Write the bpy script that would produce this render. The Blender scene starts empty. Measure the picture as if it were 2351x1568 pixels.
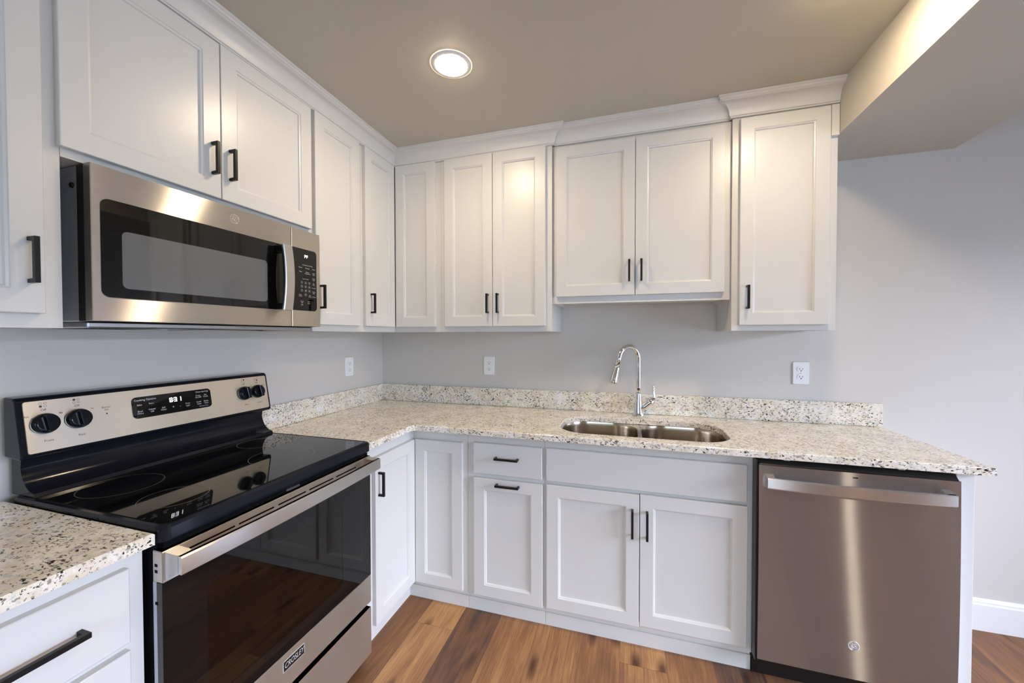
import bpy, bmesh, math, random
from mathutils import Vector, Matrix
random.seed(4)
S = bpy.context.scene
COL = S.collection

# ------------------------------------------------------------------ camera, world, lights, exposure
cd = bpy.data.cameras.new('camera')
cam = bpy.data.objects.new('camera', cd); COL.objects.link(cam); S.camera = cam
F_PX = 881.53
cd.sensor_width = 36.0; cd.lens = F_PX / 2351 * 36.0; cd.clip_start = 0.02; cd.clip_end = 100
YAW, PITCH, ROLL = 0.2938, -0.0167, -0.0014
fw = Vector((-math.sin(YAW) * math.cos(PITCH), math.cos(YAW) * math.cos(PITCH), math.sin(PITCH)))
rt = Vector((math.cos(YAW), math.sin(YAW), 0)); up = rt.cross(fw)
rt2 = math.cos(ROLL) * rt + math.sin(ROLL) * up; up2 = -math.sin(ROLL) * rt + math.cos(ROLL) * up
M = Matrix((rt2, up2, -fw)).transposed().to_4x4(); M.translation = Vector((1.6444, -2.3043, 1.3613))
cam.matrix_world = M

w = bpy.data.worlds.new('daylight'); S.world = w; w.use_nodes = True
w.node_tree.nodes['Background'].inputs[0].default_value = (0.58, 0.76, 1.0, 1)
w.node_tree.nodes['Background'].inputs[1].default_value = 5.5

def area(name, loc, rot, sx, sy, power, col, shape='RECTANGLE'):
    l = bpy.data.lights.new(name, 'AREA'); l.shape = shape; l.size = sx; l.size_y = sy
    l.energy = power; l.color = col
    o = bpy.data.objects.new(name, l); COL.objects.link(o); o.location = loc; o.rotation_euler = rot
    return o
# daylight outside the glazed door in the right wall and the window behind the camera
def aim(loc, tgt):
    return (Vector(tgt) - Vector(loc)).to_track_quat('-Z', 'Y').to_euler()
# sky light falling in through the glazed door in the right wall and the window behind the camera
area('daylight_door', (7.6, -1.9, 3.3), aim((7.6, -1.9, 3.3), (5.2, -1.9, .9)), 4.5, 3.0, 2350, (0.72, 0.77, 1.0))
area('daylight_window', (1.9, -7.6, 3.4), aim((1.9, -7.6, 3.4), (1.9, -5.5, 1.3)), 3.5, 2.5, 600, (0.82, 0.88, 1.0))
LAMP_WARM = (1.0, 0.80, 0.56)
LAMP_STRENGTH = 196.0
VS = S.view_settings
VS.view_transform = 'Standard'; VS.look = 'None'; VS.gamma = 1.0; VS.exposure = 0.17; VS.use_curve_mapping = False

# ------------------------------------------------------------------ helpers
def lin(r, g, b):
    f = lambda c: (c / 255 / 12.92) if c / 255 <= .04045 else ((c / 255 + .055) / 1.055) ** 2.4
    return (f(r), f(g), f(b), 1)

def setprops(o, label=None, cat=None, group=None, kind=None):
    if label: o['label'] = label
    if cat: o['category'] = cat
    if group: o['group'] = group
    if kind: o['kind'] = kind
    return o

ROOTLOC = {}
def thing(name, label, cat, loc, group=None):
    o = bpy.data.objects.new(name, None); COL.objects.link(o)
    o.location = loc; o.empty_display_size = .1
    ROOTLOC[o.name] = Vector(loc)
    return setprops(o, label, cat, group)

class MB:
    """collects shapes in world coordinates; build() links them as one mesh object"""
    def __init__(self): self.bm = bmesh.new()
    def _bev(self, faces, bev, seg):
        if bev > 0:
            es = list({e for f in faces for e in f.edges})
            bmesh.ops.bevel(self.bm, geom=es, offset=bev, segments=seg, affect='EDGES', profile=.5, clamp_overlap=True)
    def box(self, a, b, bev=0, seg=1):
        x0, x1 = sorted((a[0], b[0])); y0, y1 = sorted((a[1], b[1])); z0, z1 = sorted((a[2], b[2]))
        v = [self.bm.verts.new((x, y, z)) for x in (x0, x1) for y in (y0, y1) for z in (z0, z1)]
        q = [(0, 1, 3, 2), (4, 6, 7, 5), (0, 4, 5, 1), (2, 3, 7, 6), (0, 2, 6, 4), (1, 5, 7, 3)]
        self._bev([self.bm.faces.new([v[i] for i in f]) for f in q], bev, seg); return self
    def loft(self, loops, cap0=True, cap1=True, smooth=False, bev=0, seg=1, ring=True):
        vs = [[self.bm.verts.new(p) for p in l] for l in loops]; fs = []
        n = len(loops[0])
        for a, b in zip(vs, vs[1:]):
            for i in range(n if ring else n - 1):
                j = (i + 1) % n
                f = self.bm.faces.new((a[i], a[j], b[j], b[i])); f.smooth = smooth; fs.append(f)
        if cap0: fs.append(self.bm.faces.new(vs[0][::-1]))
        if cap1: fs.append(self.bm.faces.new(vs[-1]))
        self._bev(fs, bev, seg); return self
    def prism(self, poly, fn, a0, a1, bev=0, seg=1):
        """poly: 2-D points; fn(p, q, a) -> world"""
        return self.loft([[fn(p, q, a) for p, q in poly] for a in (a0, a1)], bev=bev, seg=seg)
    def lathe(self, prof, c, ax=(0, 0, 1), n=32, cap0=True, cap1=True, smooth=True):
        ax = Vector(ax).normalized(); t = ax.orthogonal().normalized(); s = ax.cross(t); c = Vector(c)
        loops = [[c + ax * h + (t * math.cos(2 * math.pi * k / n) + s * math.sin(2 * math.pi * k / n)) * r for k in range(n)] for r, h in prof]
        self.loft(loops, cap0, cap1, smooth); return self
    def tube(self, pts, r, n=16, smooth=True):
        pts = [Vector(p) for p in pts]; rs = r if isinstance(r, (list, tuple)) else [r] * len(pts)
        loops = []; prev = None
        for i, p in enumerate(pts):
            d = (pts[min(i + 1, len(pts) - 1)] - pts[max(i - 1, 0)]).normalized()
            if prev is None: t = d.orthogonal().normalized()
            else: t = (prev - d * prev.dot(d)).normalized()
            prev = t; s = d.cross(t)
            loops.append([p + (t * math.cos(2 * math.pi * k / n) + s * math.sin(2 * math.pi * k / n)) * rs[i] for k in range(n)])
        return self.loft(loops, True, True, smooth)
    def fill(self, loops, flip=False):
        """flat face with holes"""
        es = []; allv = []
        for l in loops:
            vs = [self.bm.verts.new(p) for p in l]; allv.append(vs)
            es += [self.bm.edges.new((vs[i], vs[(i + 1) % len(vs)])) for i in range(len(vs))]
        bmesh.ops.triangle_fill(self.bm, use_beauty=True, use_dissolve=False, edges=es)
        return allv
    def addmesh(self, me, mat):
        me.transform(mat); self.bm.from_mesh(me); return self
    def build(self, name, mat, parent=None, label=None, kind=None, recalc=True, weld=False, smooth=None):
        if weld: bmesh.ops.remove_doubles(self.bm, verts=self.bm.verts, dist=1e-5)
        if recalc: bmesh.ops.recalc_face_normals(self.bm, faces=self.bm.faces)
        p = parent; off = Vector((0, 0, 0))
        while p is not None:
            if p.name in ROOTLOC: off = ROOTLOC[p.name]
            p = p.parent
        bmesh.ops.translate(self.bm, verts=self.bm.verts, vec=-off)
        me = bpy.data.meshes.new(name); self.bm.to_mesh(me); self.bm.free()
        if smooth is not None:
            me.polygons.foreach_set('use_smooth', [True] * len(me.polygons)); me.set_sharp_from_angle(angle=math.radians(smooth))
        for m in (mat if isinstance(mat, (list, tuple)) else [mat]): me.materials.append(m)
        o = bpy.data.objects.new(name, me); COL.objects.link(o)
        if parent is not None: o.parent = parent
        if label: o['label'] = label
        if kind: o['kind'] = kind
        return o

BACK = lambda u, v, z: (u, -v, z)       # u along +x, v out of the back wall
LEFT = lambda u, v, z: (v, u, z)        # u along +y, v out of the left wall

def rr(u0, u1, w0, w1, r, n=6):
    out = []
    for cx, cy, a0 in ((u1 - r, w1 - r, 0), (u0 + r, w1 - r, 90), (u0 + r, w0 + r, 180), (u1 - r, w0 + r, 270)):
        for k in range(n + 1):
            a = math.radians(a0 + 90 * k / n); out.append((cx + r * math.cos(a), cy + r * math.sin(a)))
    return out

def text_mesh(s, size, align='CENTER', shear=0.0, extrude=0.0):
    c = bpy.data.curves.new('t', 'FONT'); c.body = s; c.size = size; c.align_x = align; c.align_y = 'CENTER'; c.shear = shear
    c.extrude = extrude; c.resolution_u = 3
    o = bpy.data.objects.new('t', c); COL.objects.link(o)
    bpy.context.view_layer.update()
    me = bpy.data.meshes.new_from_object(o.evaluated_get(bpy.context.evaluated_depsgraph_get()))
    bpy.data.objects.remove(o); bpy.data.curves.remove(c)
    return me

def frame(origin, right, upv):
    r = Vector(right).normalized(); u = Vector(upv).normalized(); n = r.cross(u)
    m = Matrix((r, u, n)).transposed().to_4x4(); m.translation = Vector(origin); return m

# ------------------------------------------------------------------ materials
def mat(name):
    m = bpy.data.materials.new(name); m.use_nodes = True
    return m, m.node_tree.nodes, m.node_tree.links, m.node_tree.nodes['Principled BSDF']

def plain(name, col, rough=.4, metal=0, spec=.5, bump=0, bscale=200, aniso=0, coat=0):
    m, N, L, b = mat(name)
    b.inputs['Base Color'].default_value = col; b.inputs['Roughness'].default_value = rough
    b.inputs['Metallic'].default_value = metal; b.inputs['Specular IOR Level'].default_value = spec
    if coat: b.inputs['Coat Weight'].default_value = coat; b.inputs['Coat Roughness'].default_value = .05
    if aniso:
        b.inputs['Anisotropic'].default_value = aniso
        t = N.new('ShaderNodeTangent'); t.direction_type = 'RADIAL'; t.axis = 'Z'; L.new(t.outputs[0], b.inputs['Tangent'])
    if bump:
        tc = N.new('ShaderNodeTexCoord'); nz = N.new('ShaderNodeTexNoise'); nz.inputs['Scale'].default_value = bscale
        L.new(tc.outputs['Object'], nz.inputs['Vector'])
        bp = N.new('ShaderNodeBump'); bp.inputs['Strength'].default_value = bump; bp.inputs['Distance'].default_value = .002
        L.new(nz.outputs[0], bp.inputs['Height']); L.new(bp.outputs[0], b.inputs['Normal'])
    return m

def emit(name, col, st):
    m, N, L, b = mat(name)
    b.inputs['Base Color'].default_value = (0, 0, 0, 1)
    b.inputs['Emission Color'].default_value = col; b.inputs['Emission Strength'].default_value = st
    return m

def brushed(name, col, across, along, axis):
    """brushed steel: sharp across the brush lines' smear, very rough along z; fine streaks along axis ('x','y') vary the colour a little"""
    m, N, L, b = mat(name); out = N['Material Output']; N.remove(b)
    g = N.new('ShaderNodeBsdfAnisotropic'); g.distribution = 'MULTI_GGX'; g.inputs['Roughness'].default_value = math.sqrt(math.sqrt(across * along))
    g.inputs['Anisotropy'].default_value = math.sqrt(across / along) - 1
    t = N.new('ShaderNodeCombineXYZ'); t.inputs[2].default_value = 1; L.new(t.outputs[0], g.inputs['Tangent'])
    tc = N.new('ShaderNodeTexCoord'); mp = N.new('ShaderNodeMapping'); L.new(tc.outputs['Object'], mp.inputs[0])
    mp.inputs['Scale'].default_value = (3, 700, 700) if axis == 'x' else (700, 3, 700)
    nz = N.new('ShaderNodeTexNoise'); nz.inputs['Scale'].default_value = 1; nz.inputs['Detail'].default_value = 2
    L.new(mp.outputs[0], nz.inputs['Vector'])
    mx = N.new('ShaderNodeMix'); mx.data_type = 'RGBA'
    mx.inputs[6].default_value = tuple(c * .97 for c in col[:3]) + (1,); mx.inputs[7].default_value = tuple(min(1, c * 1.03) for c in col[:3]) + (1,)
    L.new(nz.outputs[0], mx.inputs[0]); L.new(mx.outputs[2], g.inputs['Color'])
    L.new(g.outputs[0], out.inputs[0])
    return m

def granite():
    m, N, L, b = mat('granite')
    tc = N.new('ShaderNodeTexCoord')
    warp = N.new('ShaderNodeTexNoise'); warp.inputs['Scale'].default_value = 85; warp.inputs['Detail'].default_value = 3
    L.new(tc.outputs['Object'], warp.inputs['Vector'])
    vm = N.new('ShaderNodeVectorMath'); vm.operation = 'MULTIPLY_ADD'; vm.inputs[1].default_value = (.018, .018, .018)
    L.new(warp.outputs['Color'], vm.inputs[0]); L.new(tc.outputs['Object'], vm.inputs[2])
    def noise(sc, det=3, rough=.6):
        n = N.new('ShaderNodeTexNoise'); n.inputs['Scale'].default_value = sc; n.inputs['Detail'].default_value = det; n.inputs['Roughness'].default_value = rough
        L.new(tc.outputs['Object'], n.inputs['Vector']); return n.outputs[0]
    def ramp(src, p0, p1, c0=(0, 0, 0, 1), c1=(1, 1, 1, 1)):
        r = N.new('ShaderNodeValToRGB'); e = r.color_ramp.elements
        e[0].position = p0; e[0].color = c0; e[1].position = p1; e[1].color = c1
        L.new(src, r.inputs[0]); return r.outputs[0]
    def mix(f, a, c):
        x = N.new('ShaderNodeMix'); x.data_type = 'RGBA'; L.new(f, x.inputs[0])
        for s, i in ((a, 6), (c, 7)):
            if isinstance(s, tuple): x.inputs[i].default_value = s
            else: L.new(s, x.inputs[i])
        return x.outputs[2]
    def mul(a, c):
        x = N.new('ShaderNodeMath'); x.operation = 'MULTIPLY'; L.new(a, x.inputs[0]); L.new(c, x.inputs[1]); return x.outputs[0]
    def speck(sc, t0, t1):
        v = N.new('ShaderNodeTexVoronoi'); v.inputs['Scale'].default_value = sc; L.new(vm.outputs[0], v.inputs['Vector'])
        g = ramp(v.outputs['Distance'], t0, t1, (1, 1, 1, 1), (0, 0, 0, 1))
        sep = N.new('ShaderNodeSeparateColor'); L.new(v.outputs['Color'], sep.inputs[0])
        return g, sep.outputs[0], sep.outputs[1]
    base = mix(ramp(noise(28, 4), .40, .62), lin(242, 236, 221), lin(224, 211, 186))
    base = mix(ramp(noise(75, 3), .52, .66), base, lin(206, 204, 198))
    base = mix(ramp(noise(14, 3), .55, .72), base, lin(246, 245, 242))
    g, r1, r2 = speck(110, .38, .52)                     # grey and brown grains
    base = mix(mul(g, ramp(r1, .80, .84)), base, lin(160, 150, 134))
    # black flecks: short slanted streaks that gather in drifts
    fm = N.new('ShaderNodeMapping'); fm.inputs['Rotation'].default_value = (.5, .65, .45); fm.inputs['Scale'].default_value = (.60, 1.15, 1.15)
    L.new(tc.outputs['Object'], fm.inputs[0])
    def fleck(sc, thr, soft, spread, dsc, col, base):
        n = N.new('ShaderNodeTexNoise'); n.inputs['Scale'].default_value = sc; n.inputs['Detail'].default_value = 3; n.inputs['Roughness'].default_value = .55
        L.new(fm.outputs[0], n.inputs['Vector'])
        ad = N.new('ShaderNodeMath'); ad.operation = 'MULTIPLY_ADD'; ad.inputs[1].default_value = spread
        L.new(noise(dsc, 2), ad.inputs[0]); L.new(n.outputs[0], ad.inputs[2])
        return mix(ramp(ad.outputs[0], thr, thr + soft), base, col)
    base = fleck(130, .765, .05, .30, 11, lin(150, 142, 130), base)
    base = fleck(150, .790, .035, .34, 13, lin(44, 40, 37), base)
    L.new(base, b.inputs['Base Color']); b.inputs['Roughness'].default_value = .13
    return m

def floor_mat():
    m, N, L, b = mat('oak_planks')
    tc = N.new('ShaderNodeTexCoord'); sx = N.new('ShaderNodeSeparateXYZ'); L.new(tc.outputs['Object'], sx.inputs[0])
    def math_(op, a, c=None, d=None):
        x = N.new('ShaderNodeMath'); x.operation = op
        for i, s in enumerate((a, c, d)):
            if s is None: continue
            if isinstance(s, (int, float)): x.inputs[i].default_value = s
            else: L.new(s, x.inputs[i])
        return x.outputs[0]
    PW, PL = .185, 1.22
    u = math_('DIVIDE', math_('SUBTRACT', sx.outputs[0], .69), PW); row = math_('FLOOR', u)
    wn = N.new('ShaderNodeTexWhiteNoise'); wn.noise_dimensions = '1D'; L.new(row, wn.inputs['W'])
    v = math_('ADD', math_('DIVIDE', sx.outputs[1], PL), wn.outputs['Value']); seg = math_('FLOOR', v)
    cx = N.new('ShaderNodeCombineXYZ'); L.new(row, cx.inputs[0]); L.new(seg, cx.inputs[1])
    wn2 = N.new('ShaderNodeTexWhiteNoise'); wn2.noise_dimensions = '2D'; L.new(cx.outputs[0], wn2.inputs['Vector'])
    # tone of each row as laid in this kitchen, varied plank by plank
    tr = N.new('ShaderNodeValToRGB'); tr.color_ramp.interpolation = 'CONSTANT'
    tones = [.50, .82, .22, .86, .66, .36, .70, .62, .30, .42, .24, .34]
    el = tr.color_ramp.elements
    while len(el) < len(tones): el.new(.5)
    for i, t in enumerate(tones): el[i].position = i / len(tones); el[i].color = (t, t, t, 1)
    L.new(math_('DIVIDE', math_('ADD', row, 1.5), len(tones)), tr.inputs[0])
    tone = math_('ADD', math_('MULTIPLY', tr.outputs[0], .8), math_('MULTIPLY', math_('SUBTRACT', wn2.outputs['Value'], .4), .35))
    # grain
    off = N.new('ShaderNodeVectorMath'); off.operation = 'MULTIPLY_ADD'; off.inputs[1].default_value = (7, 3, 0)
    L.new(wn2.outputs['Color'], off.inputs[0]); L.new(tc.outputs['Object'], off.inputs[2])
    mp = N.new('ShaderNodeMapping'); mp.inputs['Scale'].default_value = (120, 4.5, 1); L.new(off.outputs[0], mp.inputs[0])
    n1 = N.new('ShaderNodeTexNoise'); n1.inputs['Scale'].default_value = 1; n1.inputs['Detail'].default_value = 9; n1.inputs['Roughness'].default_value = .65; n1.inputs['Distortion'].default_value = .6
    L.new(mp.outputs[0], n1.inputs['Vector'])
    mp2 = N.new('ShaderNodeMapping'); mp2.inputs['Scale'].default_value = (9, 1.6, 1); L.new(off.outputs[0], mp2.inputs[0])
    n2 = N.new('ShaderNodeTexNoise'); n2.inputs['Scale'].default_value = 1; n2.inputs['Detail'].default_value = 3; n2.inputs['Distortion'].default_value = 1.2
    L.new(mp2.outputs[0], n2.inputs['Vector'])
    mp3 = N.new('ShaderNodeMapping'); mp3.inputs['Scale'].default_value = (7.5, 2.6, 1); L.new(off.outputs[0], mp3.inputs[0])
    kn = N.new('ShaderNodeTexVoronoi'); kn.inputs['Scale'].default_value = 1; L.new(mp3.outputs[0], kn.inputs['Vector'])
    cr = N.new('ShaderNodeValToRGB'); e = cr.color_ramp.elements
    e[0].position = 0; e[0].color = lin(74, 55, 45); e[1].position = 1; e[1].color = lin(194, 148, 94)
    e2 = el2 = cr.color_ramp.elements.new(.5); e2.color = lin(138, 94, 58)
    t2 = math_('ADD', tone, math_('MULTIPLY', math_('SUBTRACT', n2.outputs[0], .5), .85))
    t2 = math_('ADD', t2, math_('MULTIPLY', math_('SUBTRACT', n1.outputs[0], .5), .95))
    L.new(t2, cr.inputs[0])
    kr = N.new('ShaderNodeValToRGB'); kr.color_ramp.elements[0].position = .05; kr.color_ramp.elements[0].color = (.25, .18, .14, 1)
    kr.color_ramp.elements[1].position = .22; kr.color_ramp.elements[1].color = (1, 1, 1, 1)
    L.new(kn.outputs['Distance'], kr.inputs[0])
    mk = N.new('ShaderNodeMix'); mk.data_type = 'RGBA'; mk.blend_type = 'MULTIPLY'; mk.inputs[0].default_value = 1
    L.new(cr.outputs[0], mk.inputs[6]); L.new(kr.outputs[0], mk.inputs[7])
    # seams
    fu = math_('FRACT', u); fv = math_('FRACT', v)
    du = math_('MULTIPLY', math_('MINIMUM', fu, math_('SUBTRACT', 1, fu)), PW); dv = math_('MULTIPLY', math_('MINIMUM', fv, math_('SUBTRACT', 1, fv)), PL)
    seam = math_('LESS_THAN', math_('MINIMUM', du, dv), .0008)
    ms = N.new('ShaderNodeMix'); ms.data_type = 'RGBA'; L.new(math_('MULTIPLY', seam, .55), ms.inputs[0]); L.new(mk.outputs[2], ms.inputs[6]); ms.inputs[7].default_value = lin(45, 32, 25)
    L.new(ms.outputs[2], b.inputs['Base Color'])
    L.new(math_('ADD', .42, math_('MULTIPLY', n1.outputs[0], .2)), b.inputs['Roughness'])
    bp = N.new('ShaderNodeBump'); bp.inputs['Strength'].default_value = .15; bp.inputs['Distance'].default_value = .001
    L.new(n1.outputs[0], bp.inputs['Height']); L.new(bp.outputs[0], b.inputs['Normal'])
    return m

def oven_glass_mat():
    m, N, L, b = mat('smoked_glass')
    out = N['Material Output']; N.remove(b)
    tr = N.new('ShaderNodeBsdfTransparent'); tr.inputs[0].default_value = (.5, .46, .45, 1)
    gl = N.new('ShaderNodeBsdfGlossy'); gl.inputs['Roughness'].default_value = .02
    fr = N.new('ShaderNodeFresnel'); fr.inputs[0].default_value = 1.6
    mx = N.new('ShaderNodeMixShader'); L.new(fr.outputs[0], mx.inputs[0]); L.new(tr.outputs[0], mx.inputs[1]); L.new(gl.outputs[0], mx.inputs[2])
    L.new(mx.outputs[0], out.inputs[0]); return m

def pane_mat():
    m, N, L, b = mat('clear_glass')
    out = N['Material Output']; N.remove(b)
    tr = N.new('ShaderNodeBsdfTransparent'); gl = N.new('ShaderNodeBsdfGlossy'); gl.inputs['Roughness'].default_value = 0
    fr = N.new('ShaderNodeFresnel'); fr.inputs[0].default_value = 1.45
    mx = N.new('ShaderNodeMixShader'); L.new(fr.outputs[0], mx.inputs[0]); L.new(tr.outputs[0], mx.inputs[1]); L.new(gl.outputs[0], mx.inputs[2])
    L.new(mx.outputs[0], out.inputs[0]); return m

def mesh_screen_mat():
    m, N, L, b = mat('perforated_screen')
    tc = N.new('ShaderNodeTexCoord'); v = N.new('ShaderNodeTexVoronoi'); v.inputs['Scale'].default_value = 330; v.inputs['Randomness'].default_value = 0
    L.new(tc.outputs['Object'], v.inputs['Vector'])
    r = N.new('ShaderNodeValToRGB'); r.color_ramp.elements[0].position = .30; r.color_ramp.elements[0].color = (.035, .035, .036, 1)
    r.color_ramp.elements[1].position = .42; r.color_ramp.elements[1].color = (.12, .123, .127, 1)
    L.new(v.outputs['Distance'], r.inputs[0]); L.new(r.outputs[0], b.inputs['Base Color'])
    b.inputs['Roughness'].default_value = .45; b.inputs['Coat Weight'].default_value = 1; b.inputs['Coat Roughness'].default_value = .02
    return m

def wall_mat(name, col):
    return plain(name, col, rough=.55, spec=.3, bump=.05, bscale=420)

WHITE = plain('white_cabinet_paint', lin(215, 214, 210), rough=.32, spec=.5)
WALL = wall_mat('grey_wall_paint', lin(208, 204, 198))
CEIL = wall_mat('ceiling_paint', lin(193, 187, 174))
TRIMW = plain('white_trim_paint', lin(236, 236, 236), rough=.35)
BLACKM = plain('matte_black_metal', lin(13, 12, 13), rough=.36, spec=.3)
GRAN = granite()
FLOOR = floor_mat()
STEEL_Y = brushed('brushed_steel', (.80, .74, .66, 1), .022, .60, 'y')
STEEL_P = brushed('brushed_steel_panel', (.96, .90, .80, 1), .03, .2, 'y')
STEEL_X = brushed('brushed_steel_dishwasher', (.71, .735, .81, 1), .006, .60, 'x')
STEEL_H = brushed('polished_steel_handle', (.76, .74, .71, 1), .05, .45, 'y')
STEEL_S = plain('sink_steel', (.50, .44, .35, 1), rough=.2, metal=1)
CHROME = plain('chrome', (.82, .82, .83, 1), rough=.06, metal=1)
ENAMEL = plain('black_enamel', (.008, .009, .013, 1), rough=.12, spec=.2)
GLASSB = plain('black_glass', (.004, .004, .004, 1), rough=.025, spec=.42)
PLASTB = plain('black_plastic', (.008, .008, .008, 1), rough=.3)
GREYM = plain('grey_painted_metal', (.50, .54, .60, 1), rough=.35, metal=.3)
GALV = plain('galvanised_metal', (.5, .5, .5, 1), rough=.4, metal=1)
RACK = plain('bright_rack_wire', lin(215, 212, 205), rough=.35)
KEYS = plain('dark_grey_keys', (.05, .05, .05, 1), rough=.4)
SILVER = plain('silver_print', lin(212, 210, 206), rough=.35, metal=.2)
DARK = plain('dark_recess', (.003, .003, .003, 1), rough=.8, spec=.1)
OUTLET = plain('white_outlet_plastic', lin(240, 240, 240), rough=.3)
INK = plain('printed_ink_dark', lin(60, 55, 50), rough=.5)
INKW = plain('printed_ink_white', lin(215, 215, 215), rough=.5)
LED = emit('display_digits', (.9, .95, 1, 1), 3.0)
LENS = emit('lamp_lens', (1.0, .80, .56, 1), LAMP_STRENGTH)
OVEN_GLASS = oven_glass_mat(); PANE = pane_mat(); SCREEN = mesh_screen_mat()
RING = plain('burner_ring_print', lin(120, 118, 114), rough=.3)

# ------------------------------------------------------------------ the room
ZC = 2.434
XR, YF = 5.2, -5.5
def struct(name, mb, m, parent=None, **k):
    o = mb.build(name, m, parent, **k)
    if parent is None: o['kind'] = 'structure'
    return o
struct('floor', MB().box((-.1, YF - .1, -.05), (XR + .1, .1, 0)), FLOOR)
struct('ceiling', MB().box((-.1, YF - .1, ZC), (XR + .1, .1, ZC + .05)), CEIL)
struct('wall_left', MB().box((-.1, YF, 0), (0, 0, ZC)), WALL)
struct('wall_back', MB().box((-.1, 0, 0), (XR + .1, .1, ZC)), WALL)
# right wall with a glazed door, front wall with a window (both behind the camera)
DY0, DY1, DZ = -3.2, -.75, 2.05
mb = MB(); mb.box((XR, YF, 0), (XR + .1, DY0, ZC)); mb.box((XR, DY1, 0), (XR + .1, 0, ZC)); mb.box((XR, DY0, DZ), (XR + .1, DY1, ZC))
struct('wall_right', mb, WALL)
WX0, WX1, WZ0, WZ1 = .9, 2.9, .75, 2.1
mb = MB()
mb.box((-.1, YF - .1, 0), (WX0, YF, ZC)); mb.box((WX1, YF - .1, 0), (XR + .1, YF, ZC))
mb.box((WX0, YF - .1, 0), (WX1, YF, WZ0)); mb.box((WX0, YF - .1, WZ1), (WX1, YF, ZC))
struct('wall_front', mb, WALL)
def frame_bars(mb, fn, u0, u1, z0, z1, t, v0, v1, mids=()):
    for a, b, c, d in ((u0, u0 + t, z0, z1), (u1 - t, u1, z0, z1), (u0 + t, u1 - t, z0, z0 + t), (u0 + t, u1 - t, z1 - t, z1)):
        mb.box(fn(a, v0, c), fn(b, v1, d))
    for m_ in mids: mb.box(fn(m_ - t / 2, v0, z0 + t), fn(m_ + t / 2, v1, z1 - t))
    return mb
o = struct('door_1', frame_bars(MB(), lambda u, v, z: (v, u, z), DY0, DY1, 0, DZ, .06, XR + .02, XR + .08, ((DY0 + DY1) / 2,)), TRIMW)
MB().box((XR + .048, DY0 + .06, .06), (XR + .052, DY1 - .06, DZ - .06)).build('glass', PANE, o)
o = struct('window_1', frame_bars(MB(), lambda u, v, z: (u, v, z), WX0, WX1, WZ0, WZ1, .05, YF - .08, YF - .02, ((WX0 + WX1) / 2,)), TRIMW)
MB().box((WX0 + .05, YF - .052, WZ0 + .05), (WX1 - .05, YF - .048, WZ1 - .05)).build('glass', PANE, o)
# dropped soffit beam running away from the back wall
BX0, BX1, BZ = 2.5055, 3.083, 2.2205
struct('trim_1', MB().box((BX0, YF, BZ), (BX1, 0, ZC)), CEIL)
# baseboard on the back wall right of the cabinets
prof = [(0, 0), (.014, 0), (.014, .118), (.011, .126), (.011, .132), (.006, .142), (0, .144)]
struct('baseboard_back', MB().prism(prof, lambda p, q, a: (a, -p, q), 2.80, XR), TRIMW)

# ------------------------------------------------------------------ cabinet parts
def pull(mb, fn, u, w, v, vertical=True, ln=.106, bw=.0095):
    """square C-shaped bar pull standing on the face at depth v"""
    h = ln / 2; d = .030; t = .009
    c = [(-h, 0), (-h, d), (h, d), (h, 0), (h - t, 0), (h - t, d - t), (-h + t, d - t), (-h + t, 0)]
    if vertical: f = lambda p, q, a: fn(u + a, v + q, w + p)
    else: f = lambda p, q, a: fn(u + p, v + q, w + a)
    mb.prism(c, f, -bw / 2, bw / 2, bev=.0007)
    return mb

def shaker(fn, u0, u1, w0, w1, v, t=.020, fr=.054):
    """recessed panel door with a small stepped bead around the panel"""
    def loop(i, d): return [fn(u0 + i, v + d, w0 + i), fn(u1 - i, v + d, w0 + i), fn(u1 - i, v + d, w1 - i), fn(u0 + i, v + d, w1 - i)]
    L = [loop(0, 0), loop(0, t - .0015), loop(.0015, t), loop(fr, t), loop(fr + .0015, t - .003), loop(fr + .006, t - .0045), loop(fr + .0085, t - .0105)]
    return MB().loft(L)

def slab(fn, u0, u1, w0, w1, v, t=.020):
    def loop(i, d): return [fn(u0 + i, v + d, w0 + i), fn(u1 - i, v + d, w0 + i), fn(u1 - i, v + d, w1 - i), fn(u0 + i, v + d, w1 - i)]
    return MB().loft([loop(0, 0), loop(0, t - .002), loop(.002, t)])

def add_door(root, fn, u0, u1, w0, w1, v, hu=None, hw=None, vertical=True, kind='door', flat=False, ln=.106, bw=.0095):
    d = (slab if flat else shaker)(fn, u0, u1, w0, w1, v).build(kind, WHITE, root)
    if hu is not None:
        pull(MB(), fn, hu, hw, v + .020, vertical, ln, bw).build('handle', BLACKM, d, label='matte black bar pull')
    return d

def carcass(mb, fn, u0, u1, w0, w1, d, t=.018, top=True, inset=.0):
    """hollow case of panels from the wall out to depth d"""
    mb.box(fn(u0, .001, w0), fn(u0 + t, d, w1)); mb.box(fn(u1 - t, .001, w0), fn(u1, d, w1))
    mb.box(fn(u0 + t, .001, w0 + inset), fn(u1 - t, d, w0 + inset + t))
    if top: mb.box(fn(u0 + t, .001, w1 - t), fn(u1 - t, d, w1))
    mb.box(fn(u0 + t, .001, w0 + inset + t), fn(u1 - t, .008, w1 - (t if top else 0)))
    return mb

def face_frame(mb, fn, u0, u1, w0, w1, d0, d1, st=.038, rails=(), mull=(), top=0):
    mb.box(fn(u0, d0, w0), fn(u0 + st, d1, w1)); mb.box(fn(u1 - st, d0, w0), fn(u1, d1, w1))
    tr = max(st, top)
    mb.box(fn(u0 + st, d0, w0), fn(u1 - st, d1, w0 + st)); mb.box(fn(u0 + st, d0, w1 - tr), fn(u1 - st, d1, w1))
    for r in rails: mb.box(fn(u0 + st, d0, r - st / 2), fn(u1 - st, d1, r + st / 2))
    for q in mull: mb.box(fn(q - st / 2, d0, w0 + st), fn(q + st / 2, d1, w1 - st))
    return mb

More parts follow.
